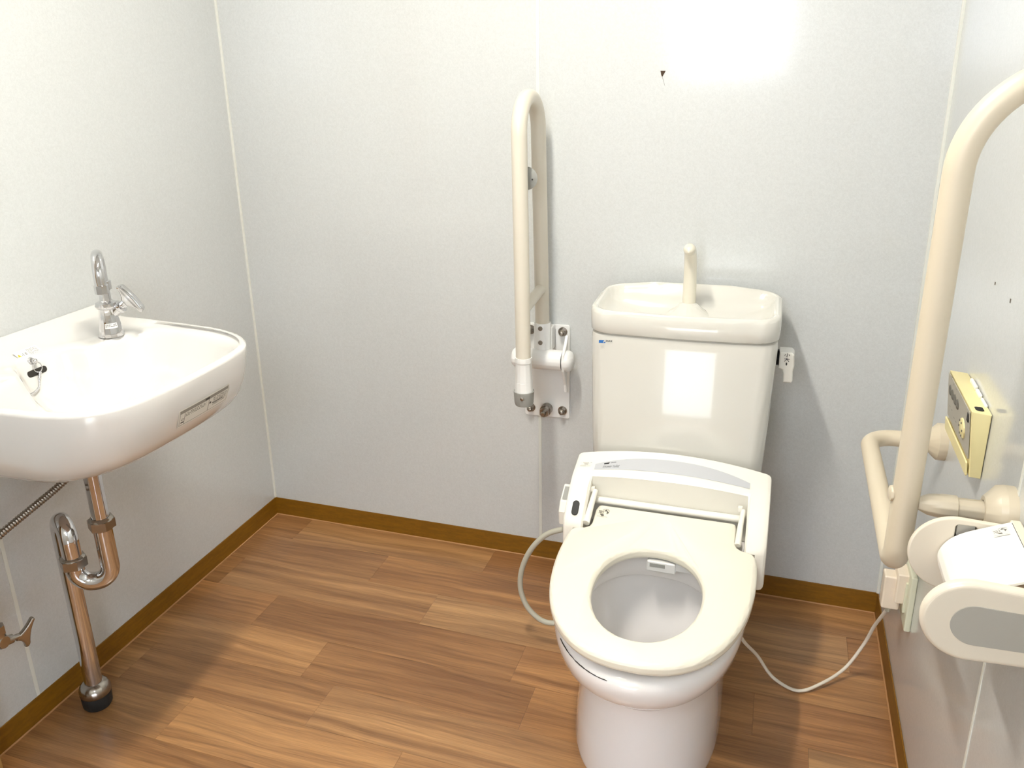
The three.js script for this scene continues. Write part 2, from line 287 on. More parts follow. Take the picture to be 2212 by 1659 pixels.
// tank: rounded box sections, front bowed
function tankRing(x0, x1, zb, zf, bow, r, y, N = 18) {
  const out = [], cs = [[x1 - r, zf - r, 0], [x1 - r, zb + r * 0.5, 1], [x0 + r, zb + r * 0.5, 2], [x0 + r, zf - r, 3]];
  // clockwise seen from above starting front right
  const xm = (x0 + x1) / 2, hw = (x1 - x0) / 2;
  const push = (x, z) => { const f = THREE.MathUtils.clamp((z - zb) / (zf - zb), 0, 1); out.push(V(x, y, z + bow * f * (1 - ((x - xm) / hw) ** 2))); };
  for (let k = 0; k <= 8; k++) { const a = k / 8 * Math.PI / 2; push(x1 - r + r * Math.sin(a), zf - r + r * Math.cos(a)); }
  for (let k = 0; k <= 8; k++) { const a = k / 8 * Math.PI / 2; push(x1 - r + r * Math.cos(a), zb + r - r * Math.sin(a)); }
  for (let k = 1; k < N; k++) push(x1 - r - (x1 - x0 - 2 * r) * k / N, zb);
  for (let k = 0; k <= 8; k++) { const a = k / 8 * Math.PI / 2; push(x0 + r - r * Math.sin(a), zb + r - r * Math.cos(a)); }
  for (let k = 0; k <= 8; k++) { const a = k / 8 * Math.PI / 2; push(x0 + r - r * Math.cos(a), zf - r + r * Math.sin(a)); }
  for (let k = 1; k < N; k++) push(x0 + r + (x1 - x0 - 2 * r) * k / N, zf);
  return out.reverse();
}
const TX0 = 1.083, TX1 = 1.496;
const tk = (i, zf, y) => tankRing(TX0 + i, TX1 - i, 0.03, zf, 0.012, 0.035, y);
part('tank', loft([tk(0.03, 0.222, 0.352), tk(0.018, 0.236, 0.358), tk(0.0145, 0.246, 0.40), tk(0.0125, 0.2515, 0.45), tk(0.0105, 0.2535, 0.50), tk(0.0085, 0.2525, 0.55), tk(0.0065, 0.2495, 0.60), tk(0.005, 0.2455, 0.65), tk(0.003, 0.242, 0.70), tk(0.0015, 0.2395, 0.74), tk(0.001, 0.2385, 0.762), tk(0.0025, 0.237, 0.772), tk(0.008, 0.232, 0.776)], { cap0: true, cap1: true, crease: 0.6 }), M.ivory);
// lid: slopes down to the front, with a shallow wash bowl
const lidY = (z) => 0.853 - (z - 0.03) * 0.105;
function lidRing(i, y, bowl) { const r = tankRing(TX0 - 0.002 + i, TX1 + 0.002 - i, 0.028 + i, 0.244 - i, 0.012, Math.max(0.012, 0.045 - i * 0.6), 0); r.forEach(p => { p.y = typeof y === 'function' ? y(p) : y; }); return r; }
const lidTop = (d) => (p) => lidY(p.z) - d - 0.011 * THREE.MathUtils.clamp(1 - (p.z - 0.03) / 0.2, 0, 1) * Math.max(0, Math.abs((p.x - XC) / 0.2) - 0.45) / 0.55;
part('tank_lid', loft([lidRing(0.012, 0.7775), lidRing(0.003, 0.7775), lidRing(0.0005, 0.781), lidRing(0, lidTop(0.03)), lidRing(0, lidTop(0.008)), lidRing(0.0025, lidTop(0.002)), lidRing(0.008, lidTop(0)), lidRing(0.014, lidTop(0.002)), lidRing(0.018, lidTop(0.01)), lidRing(0.026, lidTop(0.024)),
  lidRing(0.045, p => lidY(p.z) - 0.033 - 0.004), lidRing(0.075, p => lidY(p.z) - 0.04), lidRing(0.1, p => lidY(p.z) - 0.043)], { cap0: true, cap1: true, crease: 0.9 }), M.ivory);
part('spout_mound', turn(V(1.292, 0.790, 0.112), V(0, 1, 0), [[0, 0.07], [0.003, 0.066], [0.008, 0.054], [0.014, 0.043], [0.021, 0.033], [0.027, 0.026], [0.032, 0.021], [0.0345, 0.016], [0.035, 0]], 56), M.ivory);
part('spout', sweep(spline([V(1.292, 0.822, 0.105), V(1.292, 0.87, 0.108), V(1.292, 0.925, 0.12), V(1.292, 0.954, 0.140), V(1.292, 0.960, 0.158), V(1.292, 0.958, 0.178)], 60), t => (0.0158 - 0.0028 * t) * Math.sqrt(Math.max(0.02, 1 - Math.pow(Math.max(0, (t - 0.9) / 0.1), 2))), 22), M.spout);
const lever = part('flush_lever', slab(poly([[1.5, 0.742], [1.526, 0.742], [1.531, 0.737], [1.533, 0.712], [1.531, 0.698], [1.5325, 0.676], [1.529, 0.671], [1.512, 0.671], [1.511, 0.692], [1.5085, 0.701], [1.5, 0.705]]), 0.045, 0.004, 3).translate(0, 0, 0.1355), M.ivory);
const markTex = canvasTex(64, 128, (c, w, h) => { c.strokeStyle = '#222'; c.lineWidth = 5; c.lineCap = 'round'; const ln = (...p) => { c.beginPath(); c.moveTo(p[0], p[1]); for (let i = 2; i < p.length; i += 2) c.lineTo(p[i], p[i + 1]); c.stroke(); }; ln(32, 6, 32, 34, 26, 30); ln(18, 14, 12, 26); ln(46, 14, 52, 26); ln(12, 58, 52, 58); ln(32, 46, 31, 60, 14, 80); ln(32, 60, 50, 80); c.fillStyle = '#222'; c.beginPath(); c.ellipse(32, 104, 7, 14, 0, 0, 7); c.fill(); });
const decal = (t, rough = 0.35) => S({ map: t, roughness: rough, transparent: true });
const flatPlane = (w, h, o, ux, uy) => { const n = ux.clone().cross(uy).normalize(); return new THREE.PlaneGeometry(w, h).applyMatrix4(new THREE.Matrix4().makeBasis(ux.clone().normalize(), uy.clone().normalize(), n)).translate(o.x, o.y, o.z); };
part('lever_mark', flatPlane(0.016, 0.032, V(1.516, 0.726, 0.1811), V(1, 0, 0), V(0, 1, 0)), decal(markTex), lever, 'black flush direction characters');
part('lever_shaft', turn(V(1.488, 0.722, 0.155), V(1, 0, 0), [[0, 0.018], [0.013, 0.018], [0.013, 0]]), M.black, toilet);
// maker's mark on the tank front
const logoTex = canvasTex(256, 96, (c, w, h) => { c.fillStyle = '#1668b4'; c.beginPath(); c.moveTo(8, 30); c.lineTo(96, 30); c.quadraticCurveTo(76, 46, 78, 74); c.lineTo(100, 60); c.lineTo(104, 78); c.lineTo(8, 78); c.fill(); c.beginPath(); c.moveTo(84, 78); c.lineTo(112, 52); c.lineTo(112, 78); c.fill(); c.fillStyle = '#34424e'; c.font = 'bold 44px sans-serif'; c.fillText('INAX', 116, 60); });
part('maker_mark', flatPlane(0.036, 0.0135, V(1.1265, 0.7595, 0.2488), V(1, 0, -0.16), V(0, 1, 0)), decal(logoTex), toilet, 'small blue flag mark with maker lettering');

// ================================================================ BIDET SEAT
thing('bidet_unit', 'cream bidet toilet seat with grey strip, ring down, no lid', 'bidet seat', [XC, 0.352, 0.55]);
const crown = x => 0.024 * (1 - ((x - XC) / 0.215) ** 2);
const armProf = (x, d = 0, yb = 0.353, zl = yb < 0.35 ? 0.449 : 0.43) => [[0.274, yb], [0.274, 0.47 + crown(x)], [0.277, 0.486 + crown(x)], [0.284, 0.489 + crown(x)], [0.33, 0.476 + crown(x) * 0.7], [0.352, 0.470 + crown(x) * 0.5], [0.382 - d, 0.453 - d], [0.40 - d, 0.437 - d], [0.444 - d, 0.398 - d], [0.45 - d, 0.385], [zl - d, yb]];
const midProf = x => [[0.274, 0.353], [0.274, 0.47 + crown(x)], [0.277, 0.486 + crown(x)], [0.284, 0.489 + crown(x)], [0.33, 0.476 + crown(x) * 0.75], [0.350, 0.470 + crown(x) * 0.6], [0.357, 0.464 + crown(x) * 0.6], [0.354, 0.455 + crown(x) * 0.5], [0.348, 0.415], [0.346, 0.40], [0.346, 0.353]];
const st = (x, pr) => pr.map(([z, y]) => V(x, y, z));
const inset = (pr, d) => pr.map(([z, y]) => { const cz = 0.35, cy = 0.41; return [z + (cz - z) * d, y + (cy - y) * d]; });
const stations = [];
const LO = 0.302; stations.push(st(1.074, inset(armProf(1.08, 0, LO), 0.10)), st(1.0755, inset(armProf(1.08, 0, LO), 0.05)), st(1.079, inset(armProf(1.08, 0, LO), 0.015)), st(1.085, armProf(1.085, 0, LO)), st(1.097, armProf(1.097, 0, LO)), st(1.0985, armProf(1.0985)), st(1.116, armProf(1.116)), st(1.120, armProf(1.12, 0.004)), st(1.1215, midProf(1.1215)));
for (let k = 1; k < 24; k++) { const x = 1.1215 + (1.4605 - 1.1215) * k / 24; stations.push(st(x, midProf(x))); }
stations.push(st(1.4605, midProf(1.4605)), st(1.462, armProf(1.462, 0.004)), st(1.466, armProf(1.466)), st(1.482, armProf(1.482)), st(1.4835, armProf(1.4835, 0, LO)), st(1.495, armProf(1.495, 0, LO)), st(1.501, inset(armProf(1.5, 0, LO), 0.015)), st(1.5045, inset(armProf(1.5, 0, LO), 0.05)), st(1.506, inset(armProf(1.5, 0, LO), 0.10)));
part('body', loft(stations, { cap0: true, cap1: true, crease: 0.45 }), M.bidet);
// grey print strip laid on the crowned top
const topY = (x, z) => { const c = crown(x), pts = [[0.284, 0.489 + c], [0.33, 0.476 + c * 0.75], [0.35, 0.470 + c * 0.6], [0.357, 0.464 + c * 0.6]]; for (let i = 0; i < 3; i++) if (z <= pts[i + 1][0]) { const f = (z - pts[i][0]) / (pts[i + 1][0] - pts[i][0]); return pts[i][1] + f * (pts[i + 1][1] - pts[i][1]); } return pts[3][1]; };
const stripTex = canvasTex(1024, 96, (c, w, h) => { c.fillStyle = '#c3c5c9'; c.fillRect(0, 0, w, h); c.fillStyle = '#14171c'; c.beginPath(); c.moveTo(60, 16); c.lineTo(98, 16); c.lineTo(92, 34); c.lineTo(60, 34); c.fill(); c.font = 'bold 15px sans-serif'; c.fillText('INAX', 104, 27); c.font = 'italic 34px sans-serif'; c.save(); c.translate(54, 76); c.scale(0.56, 1); c.fillText('Shower toilet', 0, 0); c.restore(); });
{ const pos = [], uv = [], idx = [], N = 30, Mz = 6;
  for (let i = 0; i <= N; i++) { const s = i / N, x = 1.122 + (1.462 - 1.122) * s, zt = 0.309 + 0.008 * (2 * s - 1) ** 2 - 0.006 + 0.014 * Math.pow(Math.abs(2 * s - 1), 3), zb = 0.338 + 0.003 * (2 * s - 1) ** 2; for (let k = 0; k <= Mz; k++) { const z = zt + (zb - zt) * k / Mz; pos.push(x, topY(x, z) + 0.0008, z); uv.push(s, 1 - k / Mz); } }
  for (let i = 0; i < N; i++) for (let k = 0; k < Mz; k++) { const a = i * (Mz + 1) + k; idx.push(a, a + 1, a + Mz + 1, a + 1, a + Mz + 2, a + Mz + 1); }
  const g = new THREE.BufferGeometry(); g.setAttribute('position', new THREE.Float32BufferAttribute(pos, 3)); g.setAttribute('uv', new THREE.Float32BufferAttribute(uv, 2)); g.setIndex(idx); g.computeVertexNormals();
  part('name_strip', g, S({ map: stripTex, roughness: 0.4 }), CUR, 'silver-grey strip with dark lettering'); }
// seat ring
{ const sh = new THREE.Shape(), half = [[0.0, 0.862], [0.035, 0.860], [0.075, 0.848], [0.112, 0.823], [0.143, 0.785], [0.168, 0.735], [0.186, 0.675], [0.196, 0.610], [0.200, 0.545], [0.199, 0.49], [0.196, 0.468], [0.190, 0.458], [0.178, 0.452], [0.166, 0.450], [0.157, 0.444], [0.153, 0.434], [0.153, 0.39], [0.150, 0.376], [0.142, 0.372], [0, 0.372]];
  const rightSide = half.map(([x, z]) => new THREE.Vector2(x, z)), all = [...rightSide, ...half.slice(1, -1).reverse().map(([x, z]) => new THREE.Vector2(-x, z))];
  const fr = new THREE.SplineCurve([...half.slice(0, 10).reverse().map(([x, z]) => new THREE.Vector2(-x, z)), ...half.slice(1, 10).map(([x, z]) => new THREE.Vector2(x, z))]).getPoints(70);
  const rear = half.slice(10), pts = [...fr, ...rear.map(([x, z]) => new THREE.Vector2(x, z)), ...rear.slice(0, -1).reverse().map(([x, z]) => new THREE.Vector2(-x, z))];
  pts.forEach((p, i) => i ? sh.lineTo(p.x, p.y) : sh.moveTo(p.x, p.y)); sh.closePath();
  const hole = new THREE.Path(); egg(0.104, 0.492, 0.797, 0.64, 0, 2.05, 2.15, 72, 0).reverse().forEach((p, i) => i ? hole.lineTo(p.x, p.z) : hole.moveTo(p.x, p.z)); hole.closePath(); sh.holes.push(hole);
  const g = new THREE.ExtrudeGeometry(sh, { depth: 0.006, bevelEnabled: true, bevelThickness: 0.009, bevelSize: 0.009, bevelOffset: -0.009, bevelSegments: 6 }), p = g.attributes.position;
  for (let i = 0; i < p.count; i++) { const x = p.getX(i), z = p.getY(i), h = p.getZ(i) + 0.009; const yb = 0.362 + 0.024 * (1 - THREE.MathUtils.smoothstep(z, 0.36, 0.50)); p.setXYZ(i, XC + x, yb + h * (1.05 - 0.0), z); }
  g.index || 0; const gi = new THREE.BufferGeometry(); gi.setAttribute('position', p); const fl2 = gi; // outline was x-z, winding flips
  const arr = p.array; for (let i = 0; i < arr.length; i += 9) for (let j = 0; j < 3; j++) { const t = arr[i + 3 + j]; arr[i + 3 + j] = arr[i + 6 + j]; arr[i + 6 + j] = t; }
  part('seat_ring', toCreasedNormals(fl2, 0.55), M.seat); }
for (const [x, z] of [[XC - 0.12, 0.78], [XC + 0.125, 0.775], [XC - 0.15, 0.55], [XC + 0.15, 0.55]]) part('seat_bumper', rbox(x - 0.011, x + 0.011, 0.351, 0.366, z - 0.008, z + 0.008, 0.003), M.seat);
part('hinge_barrel', sweep([V(1.128, 0.412, 0.358), V(1.456, 0.412, 0.358)], 0.0085, 16), M.bidet);
for (const [x, w] of [[1.131, 0.007], [1.453, 0.006]]) {
  part('hinge_arm', sweep(spline([V(x, 0.438, 0.364), V(x - 0.001, 0.430, 0.378), V(x - 0.003, 0.415, 0.40), V(x - 0.004, 0.402, 0.425), V(x - 0.005, 0.395, 0.44)], 16), t => w * (0.85 + 0.3 * t), 14), M.bidet);
  part('hinge_pin', rbox(x - 0.011, x - 0.002, 0.434, 0.446, 0.358, 0.368, 0.0015), M.bidet);
}
part('receiver_window', slab(rrect(-0.0075, 0.0075, -0.0175, 0.0175, 0.0074), 0.003, 0.0008, 2).applyMatrix4(new THREE.Matrix4().makeBasis(V(1, 0, 0), V(0, 0.66, -0.75), V(0, 0.75, 0.66))).translate(1.098, 0.4180, 0.4213), M.black, CUR, 'black oval receiver window');
const cp = part('side_control', slab(poly([[0.345, 0.362], [0.34, 0.425], [0.352, 0.438], [0.395, 0.415], [0.408, 0.395], [0.405, 0.362]]), 0.022, 0.003, 2).applyMatrix4(new THREE.Matrix4().makeBasis(V(0, 0, 1), V(0, 1, 0), V(-1, 0, 0))).translate(1.077, 0, 0), M.bidet);
part('control_panel', flatPlane(0.013, 0.034, V(1.066, 0.4285, 0.376), V(1, 0, 0), V(0, 0.5, -0.87)), M.greyPlastic, cp);
const labelTex = canvasTex(128, 64, (c, w, h) => { c.fillStyle = '#4c4a44'; for (let i = 0; i < 24; i++) if (hash(i, 3, 1) > 0.25) c.fillRect(6 + i * 5, 6, 3, 4); c.beginPath(); c.moveTo(30, 14); c.quadraticCurveTo(62, 26, 96, 14); c.quadraticCurveTo(62, 20, 30, 14); c.fill(); for (let i = 0; i < 8; i++) c.fillRect(46 + i * 5, 30, 3, 5); for (let i = 0; i < 22; i++) { if (hash(i, 5, 2) > 0.3) c.fillRect(10 + i * 5, 42, 3, 2); c.fillRect(6 + i * 5, 52, i < 12 ? 4 : 3, i < 12 ? 4 : 2); } });
part('caution_label', flatPlane(0.029, 0.0165, V(1.1005, 0.4823, 0.327), V(1, 0.10, 0), V(0, 0.27, -0.96)), decal(labelTex), CUR);
const stickerArt = (bg) => canvasTex(128, 128, (c, w, h) => { if (bg) { c.fillStyle = bg; c.fillRect(0, 0, w, h); } c.strokeStyle = '#77746c'; c.lineWidth = 4; c.beginPath(); c.arc(84, 52, 40, -2.5, -0.4); c.stroke(); c.fillStyle = '#57544e'; c.beginPath(); c.moveTo(84, 18); c.lineTo(118, 52); c.lineTo(98, 74); c.lineTo(98, 40); c.lineTo(66, 40); c.fill(); for (let r = 0; r < 5; r++) for (let i = 0; i < 6; i++) if (hash(i, r, 8) > 0.2) c.fillRect(10 + i * 9, 38 + r * 8, 7, 5); c.beginPath(); c.moveTo(30, 82); c.lineTo(70, 82); c.lineTo(76, 100); c.lineTo(48, 100); c.fill(); c.fillStyle = '#8d897f'; for (let i = 0; i < 18; i++) c.fillRect(8 + i * 6, 110, 4, 4); });
part('hygiene_sticker', flatPlane(0.027, 0.034, V(1.158, 0.4062, 0.404), V(1, 0, 0), V(0, 0.2, -0.98)), decal(stickerArt(null)), CUR, 'small grey diamond sticker');
part('nozzle_cover', [rbox(1.270, 1.330, 0.336, 0.3605, 0.462, 0.497, 0.003), rbox(1.328, 1.366, 0.342, 0.3605, 0.464, 0.494, 0.003)], M.nozzle);
part('nozzle_slot', rbox(1.276, 1.308, 0.3475, 0.3565, 0.4955, 0.4976, 0.0008), M.greyPlastic);
part('nozzle_tray', rbox(1.205, 1.385, 0.3525, 0.3605, 0.425, 0.470, 0.003), M.nozzle);

// bidet water hose on the left
thing('water_hose', 'grey hose looping from the left side of the bidet seat to the floor', 'hose', [1.0, 0, 0.38]);
part('hose', sweep(spline([V(1.0735, 0.337, 0.378), V(1.06, 0.334, 0.38), V(1.019, 0.313, 0.38), V(0.979, 0.262, 0.38), V(0.955, 0.195, 0.38), V(0.955, 0.139, 0.38), V(0.977, 0.092, 0.38), V(1.018, 0.067, 0.38), V(1.07, 0.08, 0.37), V(1.105, 0.13, 0.345), V(1.12, 0.18, 0.31)], 90), 0.0065, 14), M.greyHose);

// power cord and plug on the right
thing('power_cord', 'cream power cord trailing over the floor to the plug on the right wall', 'power cord', [1.6, 0, 0.35]);
part('cord', sweep(spline([V(1.435, 0.21, 0.40), V(1.47, 0.165, 0.43), V(1.51, 0.07, 0.36), V(1.55, 0.012, 0.352), V(1.60, 0.006, 0.37), V(1.652, 0.012, 0.335), V(1.70, 0.03, 0.29), V(1.733, 0.09, 0.275), V(1.745, 0.16, 0.30), V(1.752, 0.225, 0.345), V(1.757, 0.262, 0.368)], 110), 0.0037, 12), M.cord);
const pl = part('plug', [rbox(1.738, 1.772, 0.268, 0.345, 0.355, 0.388, 0.004), rbox(1.76, 1.783, 0.292, 0.36, 0.352, 0.40, 0.003)], M.plug, CUR, 'cream moulded plug');
part('strain_relief', turn(V(1.7545, 0.27, 0.3705), V(0, -1, 0), [[0, 0.008], [0.012, 0.006], [0.018, 0.0045], [0.018, 0]], 16), M.greyHose, pl);
thing('wall_socket', 'pale greenish wall socket plate low on the right wall behind the plug', 'socket', [W, 0.31, 0.40]);
part('cover_plate', rbox(W - 0.012, W, 0.245, 0.372, 0.345, 0.425, 0.003), M.socket);
part('socket_insert', rbox(W - 0.0165, W - 0.008, 0.275, 0.345, 0.365, 0.405, 0.002), M.socket);

// ================================================================ HINGED GRAB BAR
thing('hinged_grab_bar', 'cream fold-up grab bar raised against the wall left of the tank', 'grab bar', [0.92, 0.45, 0]);
part('wall_plate', slab(rrect(0.858, 0.983, 0.451, 0.716, 0.006), 0.005, 0.001, 2), M.barWhite);
part('tube', sweep(fillet([V(0.9205, 0.69, 0.046), V(0.9165, 1.294, 0.066), V(0.9165, 1.294, 0.222), V(0.9205, 0.64, 0.222)], [0.0775, 0.0775], 18), 0.0182, 26), M.barCream);
part('cross_brace', sweep([V(0.9205, 0.812, 0.215), V(0.9205, 0.826, 0.05)], 0.0135, 18), M.barCream);
part('stop_pad', turn(V(0.9215, 1.117, 0.186), V(0.25, 0, 1), [[-0.012, 0], [-0.012, 0.021], [-0.008, 0.0255], [0.006, 0.0265], [0.008, 0.024], [0.0085, 0]], 32), M.greyPlastic, CUR, 'grey round pad');
part('pad_screw', turn(V(0.938, 1.115, 0.192), V(0.25, 0, 1), [[0, 0.002], [0.002, 0.002], [0.002, 0]], 10), M.dark);
part('pivot_housing', turn(V(0.84, 0.637, 0.062), V(1, 0, 0), [[0, 0], [0.001, 0.012], [0.004, 0.02], [0.01, 0.0255], [0.018, 0.027], [0.138, 0.027], [0.138, 0]], 36), M.barWhite);
part('pivot_gap', turn(V(0.977, 0.637, 0.062), V(1, 0, 0), [[0, 0], [0, 0.0255], [0.004, 0.0255], [0.004, 0]], 30), M.dark);
part('end_cap', turn(V(0.981, 0.637, 0.062), V(1, 0, 0), [[0, 0], [0, 0.028], [0.012, 0.0285], [0.02, 0.025], [0.026, 0.017], [0.028, 0.008], [0.0285, 0]], 36), M.barWhite);
part('release_lever', slab(poly([[0.05, 0.55], [0.056, 0.548], [0.062, 0.57], [0.085, 0.615], [0.09, 0.64], [0.085, 0.66], [0.06, 0.68], [0.045, 0.70], [0.04, 0.70], [0.045, 0.675], [0.055, 0.64], [0.055, 0.60]]), 0.008, 0.002, 2).applyMatrix4(new THREE.Matrix4().makeBasis(V(0, 0, 1), V(0, 1, 0), V(-1, 0, 0))).translate(0.988, 0, 0), M.barWhite);
part('tube_socket', [turn(V(0.9205, 0.645, 0.047), V(0, 1, 0), [[0, 0.0225], [0.085, 0.0225], [0.088, 0.021], [0.088, 0.018]], 30), rbox(0.896, 0.945, 0.655, 0.72, 0.012, 0.045, 0.004)], M.barWhite);
for (const y of [0.722, 0.684]) part('socket_screw', turn(V(0.9205, y, 0.068), V(0, 0, 1), [[0, 0.006], [0.003, 0.006], [0.0045, 0.004], [0.0045, 0.002], [0.002, 0.002], [0.002, 0]], 16), M.steel);
part('sleeve', turn(V(0.9205, 0.695, 0.222), V(0, -1, 0), [[0, 0.0185], [0, 0.0205], [0.012, 0.021], [0.014, 0.0195], [0.06, 0.0215], [0.061, 0.0208], [0.063, 0.0216], [0.09, 0.0222], [0.09, 0]], 32), M.barWhite);
part('foot_cap', turn(V(0.9205, 0.608, 0.222), V(0, -1, 0), [[0, 0.0225], [0, 0.0255], [0.03, 0.0235], [0.036, 0.0215], [0.0375, 0.018], [0.0375, 0]], 32), M.greyPlastic);
part('cap_screw', turn(V(0.9225, 0.595, 0.246), V(0, 0, 1), [[-0.002, 0.0045], [0.002, 0.0045], [0.004, 0.002], [0.004, 0]], 14), M.steel);
for (const [x, y] of [[0.877, 0.698], [0.964, 0.698], [0.875, 0.474], [0.964, 0.474]]) part('bolt', [turn(V(x, y, 0.005), V(0, 0, 1), [[0, 0.0125], [0.002, 0.0125], [0.002, 0]], 20), hexNut(V(x, y, 0.007), V(0, 0, 1), 0.0098, 0.009), turn(V(x, y, 0.016), V(0, 0, 1), [[0, 0.008], [0.005, 0.0078], [0.009, 0.005], [0.011, 0]], 18)], M.steel);
part('adjusting_bolt', [turn(V(0.921, 0.476, 0.005), V(0, 0, 1), [[0, 0.0155], [0.022, 0.0155], [0.022, 0.012], [0.026, 0.012], [0.026, 0]], 24), hexNut(V(0.921, 0.476, 0.031), V(0, 0, 1), 0.0135, 0.01), turn(V(0.921, 0.476, 0.041), V(0, 0, 1), [[0, 0.007], [0.012, 0.007], [0.014, 0.005], [0.014, 0]], 18)], M.steel);

// ================================================================ L-SHAPED GRAB RAIL (right wall)
thing('wall_grab_rail', 'cream bent grab rail on the right wall beside the paper holder', 'grab rail', [W, 0.66, 0.9]);
const RX = 1.664, RZ = 0.90;
part('rail_tube', sweep(fillet([V(W - 0.004, 0.682, 0.455), V(RX, 0.678, 0.455), V(RX + 0.001, 0.672, RZ), V(RX + 0.006, 1.332, RZ), V(W - 0.004, 1.332, RZ)], [0.042, 0.034, 0.118], 18), t => 0.0150 + 0.0022 * THREE.MathUtils.smoothstep(t, 0.3, 0.47), 30), M.railCream);
part('wall_flange', turn(V(W, 0.682, 0.455), V(-1, 0, 0), [[0, 0], [0, 0.034], [0.014, 0.034], [0.028, 0.02], [0.028, 0.014]], 36), M.railCream);
part('wall_flange', turn(V(W, 1.332, RZ), V(-1, 0, 0), [[0, 0], [0, 0.034], [0.014, 0.034], [0.028, 0.02], [0.028, 0.014]], 36), M.railCream);
part('wall_flange', turn(V(W, 0.776, RZ), V(-1, 0, 0), [[0, 0], [0, 0.036], [0.012, 0.036], [0.02, 0.0345], [0.034, 0.019], [0.034, 0.013]], 40), M.railCream);
part('bracket_arm', turn(V(W - 0.03, 0.774, RZ), V(-1, 0, 0), [[0, 0.0140], [0.05, 0.0140], [0.05, 0]], 28), M.railCream);
part('bracket_collar', turn(V(W - 0.064, 0.774, RZ), V(-1, 0, 0), [[0, 0], [0, 0.0155], [0.001, 0.0165], [0.018, 0.0165], [0.02, 0.0162], [0.034, 0.0145], [0.046, 0.009], [0.048, 0]], 32), M.railCream);
part('screw_cover', turn(V(RX - 0.0165, 0.783, RZ - 0.002), V(-1, 0, 0.1), [[-0.002, 0.011], [0.001, 0.0105], [0.0022, 0.008], [0.0025, 0]], 20), M.railCream);

// ================================================================ PAPER HOLDER
const ph = thing('paper_holder', 'cream toilet paper holder with grey side inset on the right wall', 'paper holder', [W, 0.73, 1.02]);
function cheek(x0, yc, r, xw) { const s = new THREE.Shape(); s.moveTo(xw, yc + r * 0.93); s.lineTo(x0 + r, yc + r); s.absarc(x0 + r, yc, r, Math.PI / 2, Math.PI * 1.5, false); s.lineTo(xw, yc - r * 0.93); s.closePath(); return s; }
const farShape = cheek(1.669, 0.731, 0.0535, W - 0.003); const slot = new THREE.Path(); slot.setFromPoints(rrect(1.7195, 1.7435, 0.738, 0.776, 0.004).getPoints().reverse()); farShape.holes.push(slot);
part('side_plate', slab(farShape, 0.008, 0.002, 3, 40).translate(0, 0, 0.944), M.holder);
part('slot_back', box(1.715, 1.748, 0.734, 0.78, 0.9405, 0.9438), M.dark);
part('spring_finger', rbox(1.721, 1.742, 0.760, 0.779, 0.9445, 0.950, 0.001), M.holderGrey);
const np = part('side_plate', slab(cheek(1.6655, 0.729, 0.0525, W - 0.003), 0.016, 0.0065, 6, 40).translate(0, 0, 1.084), M.holder);
part('side_inset', slab(cheek(1.6965, 0.727, 0.0262, W - 0.004), 0.0016, 0.0005, 2, 32).translate(0, 0, 1.0992), M.holderGrey, np, 'grey rounded inset');
part('back_plate', rbox(W - 0.014, W - 0.001, 0.68, 0.79, 0.945, 1.099, 0.003), M.holder);
// cover flap: curved profile running between the two cheeks
{ const pr2 = [[1.778, 0.7905], [1.750, 0.7775], [1.730, 0.7675], [1.716, 0.757], [1.707, 0.744], [1.7035, 0.731], [1.706, 0.716], [1.7085, 0.716], [1.7065, 0.731], [1.7105, 0.743], [1.719, 0.754], [1.733, 0.764], [1.752, 0.7735], [1.778, 0.7865]];
  const s = new THREE.Shape(); const c = new THREE.SplineCurve(pr2.slice(0, 7).map(p => new THREE.Vector2(...p))).getPoints(30), d = new THREE.SplineCurve(pr2.slice(7).map(p => new THREE.Vector2(...p))).getPoints(30);
  [...c, ...d].forEach((p, i) => i ? s.lineTo(p.x, p.y) : s.moveTo(p.x, p.y)); s.closePath();
  const fp = part('cover_flap', toCreasedNormals(slab(s, 0.130, 0.0006, 1).translate(0, 0, 0.9535), 0.5), M.flap);
  part('flap_sticker', flatPlane(0.018, 0.02, V(1.7635, 0.7848, 0.972), V(0.9, 0.42, 0), V(0, 0, -1)), S({ map: stickerArt('#dcdad2'), roughness: 0.35 }), fp, 'silver sticker'); }
part('cutter_edge', box(1.7785, 1.7815, 0.783, 0.7895, 0.954, 1.084), M.dark);

